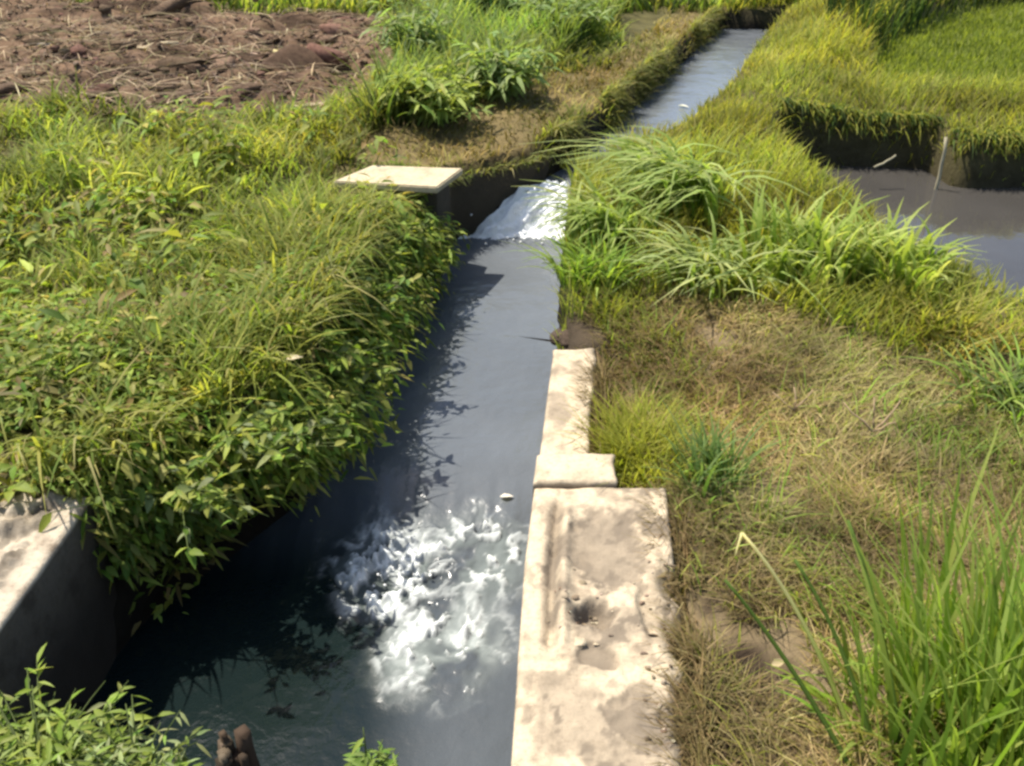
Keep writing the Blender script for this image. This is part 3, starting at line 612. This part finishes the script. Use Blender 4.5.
# bent pale reed stems left of it
root = None
stems = []
for (p0, p1, tip, zc, c) in [((870, 790), (815, 620), (742, 533), .30, 0), ((880, 780), (850, 650), (795, 560), .30, 1), ((868, 800), (790, 660), (725, 580), .28, 1), ((905, 790), (890, 640), (848, 520), .36, 1)]:
    g0 = at(p0[0], p0[1], -.08); g1 = at(p1[0], p1[1], zc*.5); g2 = at(tip[0], tip[1], zc)
    P0 = np.array([*g0, -.08]); P1 = np.array([*g1, zc*.55]); P2 = np.array([*g2, zc]); t = np.linspace(0, 1, 12)[:, None]
    pts = P0*(1-t)**2+2*P1*t*(1-t)+P2*t*t
    cc = np.array([(.20, .21, .05), (.09, .13, .025)][c]); tb = tube(pts, np.linspace(.0065, .0035, 12), cc, 6)
    stems.append(tb)
    if c == 0:
        e = P2; t2 = np.linspace(0, 1, 5)[:, None]; stems.append(tube(e+t2*np.array([-.02, -.04, -.03]), np.linspace(.004, .001, 5), (.5, .42, .24), 4))
        C = stems[0][2]; k = np.clip((stems[0][0][:, 2]-.1)/.2, 0, 1)[:, None]; stems[0] = (stems[0][0], stems[0][1], C*(1-k)+np.array((.5, .42, .24))*k)
b = np.array([*at(870, 790, -.08), -.08]); root = empty('reed', tuple(b)); tag(root, 'leaning reed stems with one pale broken tip left of the corner tuft', 'reed')
for k, (V, Q, C) in enumerate(stems): link('broken_tip' if k == 1 else 'stem', np_mesh('stem', V-b, Q, C), M_GRASS, root)
# arching blades along the ridge
tuft('arching broad bladed grass hanging over the right side of the waterfall', (612, 250), 130, (.20, .34), (.010, .018), (.5, 1.2), (.4, .8), ARCH, .14, (.30, .30, .12), bias=(3.3, .6))
tuft('pale drooping broad grass blades in a row above the canal edge', (690, 215), 170, (.25, .42), (.011, .020), (.7, 1.3), (.5, .9), ARCH, .22, (.34, .34, .16), bias=(3.2, .7))
tuft('bright green broad grass clump at the water edge below the waterfall', (600, 285), 190, (.18, .30), (.008, .015), (.3, 1.0), (.2, .6), G_BR, .16, (.2, .24, .06))
tuft('silvery drooping grass blades on top of the bank beside the dry patch', (725, 285), 140, (.18, .30), (.009, .016), (.7, 1.3), (.4, .9), ARCH, .18, (.38, .36, .2), bias=(3.3, .6))
tuft('upright broad leaved grass clump in the middle of the raised bank', (790, 275), 170, (.18, .32), (.010, .018), (.3, .9), (.2, .6), ARCH, .2, (.32, .32, .1))
tuft('light tipped broad leaved clump near the pond corner of the bank', (865, 285), 170, (.16, .28), (.010, .018), (.3, 1.0), (.2, .6), ARCH, .2, (.34, .33, .1))
tuft('yellow green grass clump closest to the pond water', (930, 310), 160, (.12, .24), (.007, .013), (.3, .9), (.1, .5), G_YE, .2, (.3, .25, .08))
tuft('dark green drooping tuft at the right border below the pond', (1020, 400), 170, (.16, .30), (.008, .014), (.4, 1.1), (.3, .7), G_BR+G_DK, .16, (.2, .22, .08))
tuft('fine yellow lime grass clump leaning over the narrow end of the wall', (628, 440), 1500, (.08, .23), (.003, .007), (.2, .9), (.05, .4), [(.24, .23, .025), (.21, .21, .025), (.26, .24, .04)], .15, (.26, .23, .05), mat=M_GRASS)
tuft('blue green grass tuft standing in the dry thatch behind the wall block', (715, 470), 150, (.12, .26), (.006, .011), (.2, .7), (.05, .4), [(.07, .12, .03), (.09, .14, .04), (.12, .16, .05)], .10, (.2, .22, .08))
tuft('small tuft at the foot of the upper canal bank with long leaning blades', (655, 175), 120, (.18, .30), (.008, .014), (.4, 1.1), (.2, .6), G_BR, .16, (.22, .24, .06), bias=(3.0, .5))
tuft('orange dry weed clump on the end of the bank beside the pond', (975, 338), 260, (.10, .22), (.004, .008), (.3, .9), (.1, .5), [(.30, .19, .05), (.26, .2, .05), (.34, .25, .09), (.16, .16, .03)], .17, (.36, .26, .1))
# shrubs between field and path
leafy('bushy green shrub between the bare field and the path', at(430, 130), .03, 110, (.25, .5), .4, (.06, .12), [(.22, .25, .05), (.25, .27, .06), (.18, .21, .04)], 'shrub', 'shrub')
leafy('grey green shrub beside the path above the upper canal', at(505, 105), .03, 110, (.25, .5), .36, (.06, .12), [(.19, .23, .07), (.22, .26, .08), (.15, .19, .05)], 'shrub', 'shrub')
leafy('tall pale green weed at the right corner of the bare field', at(415, 75), .03, 90, (.3, .6), .34, (.06, .12), [(.2, .24, .08), (.16, .21, .06)], 'shrub', 'shrub')
leafy('dark green bush far up the path near the top of the view', at(560, 45), .03, 110, (.3, .55), .5, (.06, .12), [(.16, .2, .06), (.19, .23, .07)], 'shrub', 'shrub')
leafy('light green bush behind the path at the top of the view', at(490, 25), .03, 110, (.35, .65), .55, (.07, .14), [(.15, .21, .06), (.18, .24, .07)], 'shrub', 'shrub')
# weeds hanging over the basin
for lab, p, z, s, bi in [('leafy weed drooping over the dark basin beside the left wall', (-.98, 2.1), -.1, .34, -.6), ('leafy weed hanging lowest over the basin between the left wall and the foam', (-.76, 2.38), -.12, .30, -.4),
                         ('leafy weed reaching out over the water just above the foam patch', (-.68, 2.8), -.1, .30, -.2), ('leafy weed on the left bank edge straight across from the narrow wall end', (-.66, 3.3), -.08, .32, 0.),
                         ('bushy weed spilling over the bank edge just behind the left wall', (-.88, 2.24), -.02, .30, -.3), ('low dark weed on the bank edge between the pale leaf and the water', (-.68, 3.62), -.04, .26, -.1), ('dark leafy weed leaning to the water below the slab', (-.58, 3.98), -.08, .26, 0.1)]:
    leafy(lab, p, z, 26, (.10, .24), s, (.03, .06), WEED+[(.16, .18, .07)], 'weed', 'overhanging_weed', (bi, .75), 8)
leafy('dense bright leafy plant in the lower left corner', (-1.0, 1.2), -.14, 150, (.05, .15), .26, (.03, .065), [(.15, .19, .025), (.19, .23, .035), (.23, .26, .06)], 'plant', 'leafy_plant')
leafy('leafy plant with pale upright shoots left of the stump', (-.78, 1.18), -.12, 70, (.07, .18), .16, (.025, .05), [(.15, .19, .03), (.24, .26, .10)], 'plant', 'leafy_plant')
leafy('small bright green sprout at the bottom edge of the basin', (-.30, 1.18), -.15, 26, (.10, .19), .07, (.025, .045), [(.13, .19, .03), (.16, .22, .04)], 'plant', 'leafy_plant')

# ------------------------------------------------------------------ stump, stakes, posts
parts = []
for k in range(13):
    bx, by = rng.uniform(-.036, .036), rng.uniform(-.022, .022); h = rng.uniform(.10, .19)*(1.15 if bx > .01 else .9); t = np.linspace(0, 1, 5)[:, None]
    r0 = rng.uniform(.008, .022); q = tube(np.array([bx, by, 0])+t*np.array([rng.uniform(-.008, .008), rng.uniform(-.006, .006), h])+rng.normal(0, .0012, (5, 3)), r0*np.array([1, 1, .95, .85, rng.uniform(.75, 1.0)]), pick([(.05, .034, .023), (.035, .025, .018), (.09, .066, .045), (.028, .021, .016)], 1)[0], 4)
    parts.append(q)
o = link('stump', np_mesh('stump', *merge(parts)), M_WOOD, None, (-.585, 1.21, -.17)); tag(o, 'splintered brown wooden stump at the near edge of the basin', 'stump')
def stake(label, p, z, tip, r, c, name='stake', cat='stake', group=None):
    t = np.linspace(0, 1, 6)[:, None]; j = rng.normal(0, r*.3, (6, 3)); j[0] = 0
    V, Q, C = tube(t*np.array(tip)+j, np.linspace(r, r*.75, 6), c, 6)
    o = link(name, np_mesh(name, V, Q, C), M_WOOD, None, (p[0], p[1], z)); tag(o, label, cat, group); return o
stake('pale thin stake standing in the pond against the bund', (2.68, 5.47), Z_POND-.1, (-.02, .02, .42), .012, (.3, .27, .18))
stake('short slanting stick across the dark hollow under the bund', (2.26, 5.50), -.17, (.13, .02, .07), .008, (.26, .24, .16), 'stick', 'stick')
for lab, p in [('thin wooden post left of the others behind the bare field', (257, 12)), ('pale wooden post at the right end of the bare field', (427, 14)), ('dark wooden post between the two other posts behind the field', (372, 8))]:
    stake(lab, at(*p), .1, (.02, 0, .9), .03, (.2, .19, .1) if 'dark' not in lab else (.08, .07, .05), 'wooden_post', 'post')

# ------------------------------------------------------------------ stones, clods, litter
def rock(r, sq, seed, sub=2, amp=.35):
    bm = bmesh.new(); bmesh.ops.create_icosphere(bm, subdivisions=sub, radius=1)
    V = np.array([v.co[:] for v in bm.verts]); Q = np.array([[v.index for v in f.verts] for f in bm.faces]); bm.free()
    k = 1+amp*(fbm(V[:, 0]*1.7+seed*3.1, V[:, 1]*1.7+V[:, 2]*2.3, seed)-.5)*2+.12*(fbm(V[:, 0]*5+seed, V[:, 1]*5+V[:, 2]*4, seed+5)-.5)
    V = V*k[:, None]*np.array(sq)*r; V[:, 2] = np.maximum(V[:, 2], -.35*r*sq[2]); return V, Q
def angular(r, sq, seed, npt=22):
    g = np.random.default_rng(seed); P = g.normal(size=(npt, 3)); P /= np.linalg.norm(P, axis=1)[:, None]; P *= g.uniform(.6, 1.05, (npt, 1))*np.array(sq)*r
    bm = bmesh.new(); [bm.verts.new(p_) for p_ in P]; rs = bmesh.ops.convex_hull(bm, input=list(bm.verts))
    bmesh.ops.delete(bm, geom=[v for v in bm.verts if not v.link_faces], context='VERTS')
    bmesh.ops.bevel(bm, geom=list(bm.edges), offset=.07*r, segments=1, affect='EDGES'); bmesh.ops.triangulate(bm, faces=bm.faces); bm.verts.index_update()
    V = np.array([v.co[:] for v in bm.verts]); Q = np.array([[v.index for v in f.verts] for f in bm.faces]); bm.free(); return V, Q
def stone(label, p, z, r, sq, seed, c, name='stone', cat='stone'):
    V, Q = angular(r, sq, seed); o = link(name, np_mesh(name, V, Q, np.tile(c, (len(V), 1))), M_SOIL, None, (p[0], p[1], z)); tag(o, label, cat); return o
stone('dark stone at the water end of the narrow wall', at(580, 334, -.08), -.10, .075, (1.3, .9, .6), 3, (.075, .055, .04))
stone('small brown stone between the narrow wall and the broad bladed grass', at(602, 322, -.05), -.075, .06, (1.2, .9, .6), 5, (.10, .072, .05))
stone('flat wet stone just above the water before the narrow wall', at(566, 322, -.2), -.27, .09, (1.1, .8, .6), 8, (.09, .07, .055))
stone('broken concrete lump lodged in the hole of the wall', at(588, 600, -.02), -.035, .022, (1.3, .9, .5), 9, (.42, .34, .24), 'concrete_chunk', 'rubble')
stone('pale concrete lump at the right edge of the hole in the wall', at(618, 606, 0), -.004, .022, (1.4, .8, .45), 12, (.5, .42, .3), 'concrete_chunk', 'rubble')
stone('long flat concrete piece below the hole in the wall', at(575, 640, 0), -.006, .028, (1.5, .8, .35), 14, (.48, .4, .28), 'concrete_chunk', 'rubble')
stone('dark stone in the shaded gap right of the wall', at(690, 560, -.1), -.09, .045, (1.2, .9, .7), 15, (.12, .095, .07))
chips = []
for k in range(90):
    u_, v_ = rng.uniform(), rng.uniform(); yy_ = rng.uniform(1.16, 1.75) if u_ < .6 else rng.normal(1.6, .05); xx_ = float(XRw(yy_))-abs(rng.normal(0, .05)) if u_ < .6 else rng.normal(.19, .05)
    V, Q = angular(float(np.exp(rng.normal(-5.1, .45))), (1.3, .9, .55), 300+k, 9); V = V+np.array([xx_, yy_, float(wall_z(np.array([xx_]), np.array([yy_]))[0])+.002]); chips.append((V, Q, np.tile(pick([(.4, .33, .24), (.22, .17, .12), (.12, .09, .06)], 1)[0], (len(V), 1))))
o = link('concrete_crumbs', np_mesh('concrete_crumbs', *merge(chips)), M_SOIL); tag(o, 'loose concrete crumbs and dirt on the broken top of the right wall', None, None, 'stuff')
# clods of the bare field
kinds = []
for s_ in range(7):
    V, Q = angular(1, (1.25+.45*(s_ % 3), .85, .6), 20+s_, 26); kinds.append(np_mesh('soil_clod', V, Q, np.tile(pick([(.165, .10, .068), (.115, .072, .048), (.19, .13, .085), (.13, .088, .058)], 1)[0], (len(V), 1))))
    kinds[-1].materials.append(M_SOIL)
cx, cy = scatter(9000, (-6.5, 5.9, -.9, 11.2), None, lambda x, y: INF(x, y, -.05))
cx, cy = cx[:290], cy[:290]
base = [bpy.data.objects.new('soil_clod', k) for k in kinds]; used = set()
for i, (x, y) in enumerate(zip(cx, cy)):
    k = i % 7; o = base[k] if k not in used else base[k].copy(); used.add(k)
    r = float(np.exp(rng.normal(-2.75, .5))); o.location = (x, y, float(ground(np.array([x]), np.array([y]))[0])+r*.05)
    o.scale = (r, r, r*rng.uniform(.7, 1.3)); o.rotation_euler = (rng.normal(0, .15), rng.normal(0, .15), rng.normal(0, .5))
    col.objects.link(o); tag(o, 'brown clod of dry turned earth lying in the bare field', 'clod', 'clods in the bare field')
# crumbs between the clods: past counting
x, y = scatter(26000, (-7, 5.7, -.8, 11.2), None, lambda x, y: INF(x, y, .05)); n = len(x); parts = []
base_c = [angular(1, (1.2, .9, .7), 120+k, 12) for k in range(5)]; r_ = np.exp(rng.normal(-3.9, .45, n)); z_ = ground(x, y); cc_ = pick([(.165, .10, .068), (.115, .072, .048), (.20, .14, .09), (.13, .088, .058)], n, .2)
for k in range(5):
    i_ = np.arange(k, n, 5); V0, Q0 = base_c[k]; a_ = rng.uniform(0, 6.3, len(i_)); ca, sa = np.cos(a_)[:, None], np.sin(a_)[:, None]
    V = np.stack([V0[:, 0]*ca-V0[:, 1]*sa, V0[:, 0]*sa+V0[:, 1]*ca, V0[:, 2]+0*ca], 2)*r_[i_][:, None, None]+np.stack([x[i_], y[i_], z_[i_]], 1)[:, None, :]
    Q = Q0[None]+(np.arange(len(i_))*len(V0))[:, None, None]
    parts.append((V.reshape(-1, 3), Q.reshape(-1, 3), np.repeat(cc_[i_], len(V0), 0)))
o = link('soil_crumbs', np_mesh('soil_crumbs', *merge(parts)), M_SOIL); tag(o, 'loose crumbly brown soil between the clods of the bare field', None, None, 'stuff')
# dead straw strewn over the field
x, y = scatter(22000, (-6.5, 5.8, -.9, 11.2), None, lambda x, y: INF(x, y, .1))
n = len(x); V, Q, CC = blades(np.stack([x, y, ground(x, y)+.02], 1), rng.uniform(.04, .14, n), rng.normal(0, .9, n)+math.pi*(rng.uniform(0, 1, n) < .5), rng.uniform(2, 5, n), rng.uniform(.005, .014, n), rng.uniform(.5, 1, n), pick([(.14, .10, .075), (.24, .18, .12), (.36, .29, .19), (.08, .055, .04), (.12, .11, .05)], n), 3)
o = link('field_straw', np_mesh('field_straw', V, Q, CC), M_DRY); tag(o, 'dead straw and crop trash strewn over the bare field', None, None, 'stuff')
for i, (p, L, a, lab) in enumerate([((150, 50), .5, .1, 'long pale dead stalk lying across the left of the bare field'), ((262, 50), .38, -.15, 'pinkish pale dead stalk in the middle of the bare field'),
                                    ((285, 53), .25, -.5, 'short yellowish dead stalk beside the pinkish one'), ((60, 47), .45, .05, 'grey dead stalk near the left border of the bare field'), ((310, 100), .3, .6, 'pale dead stalk at the near right corner of the bare field')]):
    q = at(*p); t = np.linspace(-.5, .5, 6)[:, None]; V, Q, C = tube(t*np.array([math.cos(a)*L, math.sin(a)*L, 0])+rng.normal(0, .012, (6, 3)), .02, [(.45, .37, .25), (.5, .36, .28), (.5, .43, .22), (.3, .26, .22), (.5, .42, .28)][i], 6)
    o = link('dead_stalk', np_mesh('dead_stalk', V, Q, C), M_DRY, None, (q[0], q[1], float(ground(np.array([q[0]]), np.array([q[1]]))[0])+.06)); tag(o, lab, 'stalk')
# dry forked twigs in the thatch
for lab, p, s in [('dry forked twig lying on the thatch', (875, 425), 1), ('pale broken twig in the thatch below the bank', (795, 405), .7)]:
    q = at(*p); pr = []
    for a, L in ((.9, .16), (2.3, .14), (1.6, .1), (-.4, .06)):
        t = np.linspace(0, 1, 4)[:, None]; pr.append(tube(t*np.array([math.cos(a)*L, math.sin(a)*L*.5, .10*abs(math.sin(a))])*s+rng.normal(0, .003, (4, 3)), np.linspace(.005, .002, 4), (.3, .22, .13), 4))
    o = link('twig', np_mesh('twig', *merge(pr)), M_WOOD, None, (q[0], q[1], float(ground(np.array([q[0]]), np.array([q[1]]))[0])+.04)); tag(o, lab, 'twig')
def litter(label, wld, z, L, c, az, name='dead_leaf', cat='leaf'):
    V, Q, C = leaves(np.zeros((1, 3)), np.array([az]), np.array([.15]), np.array([L]), np.array([L*.5]), np.array([c]), .2, .3)
    o = link(name, np_mesh(name, V, Q, C), M_DRY, None, (wld[0], wld[1], z)); tag(o, label, cat)
litter('white leaf floating on the upper canal', at(678, 107, Z_UP), Z_UP+.012, .09, (.6, .58, .52), -.5)
litter('small pale leaf floating just above the foam patch', at(500, 494, Z_REACH), Z_REACH-.012, .05, (.6, .55, .48), .1)
litter('cream coloured dead leaf lying on the left bank weeds', at(284, 346, .2), .15, .055, (.5, .42, .28), .4)
litter('pale dead leaf in the dry grass right of the wall', at(772, 662, -.02), -.03, .04, (.42, .34, .2), .4)
litter('white scrap at the foot of the bund by the pond', at(978, 172, -.22), -.2, .07, (.8, .78, .72), .2, 'litter', 'litter')

# ------------------------------------------------------------------ light
EL, AZ = math.radians(65), math.radians(-60)      # azimuth measured from straight ahead, negative to the left
dirv = Vector((math.sin(AZ)*math.cos(EL), math.cos(AZ)*math.cos(EL), math.sin(EL)))
sd = bpy.data.lights.new('sun', 'SUN'); sd.energy = 5.0; sd.angle = math.radians(.5); sd.color = (1, .93, .82)
so = bpy.data.objects.new('sun', sd); col.objects.link(so); so.rotation_euler = dirv.to_track_quat('Z', 'Y').to_euler(); so.location = (-5, 5, 8)
w = bpy.data.worlds.new('World'); scene.world = w; w.use_nodes = True; nt = w.node_tree
sky = nt.nodes.new('ShaderNodeTexSky'); sky.sky_type = 'NISHITA'; sky.sun_disc = False; sky.sun_elevation = EL; sky.sun_rotation = AZ; sky.dust_density = 2.0
bg = nt.nodes['Background']; bg.inputs[1].default_value = .13; nt.links.new(sky.outputs[0], bg.inputs[0])
scene.view_settings.view_transform = 'Standard'; scene.view_settings.look = 'None'; scene.view_settings.exposure = 0.9; scene.view_settings.gamma = 1
scene.view_settings.use_curve_mapping = False
scene.render.engine = 'CYCLES'; scene.cycles.max_bounces = 6; scene.cycles.transparent_max_bounces = 4
scene.cycles.pixel_filter_type = 'BLACKMAN_HARRIS'; scene.cycles.filter_width = 2.8
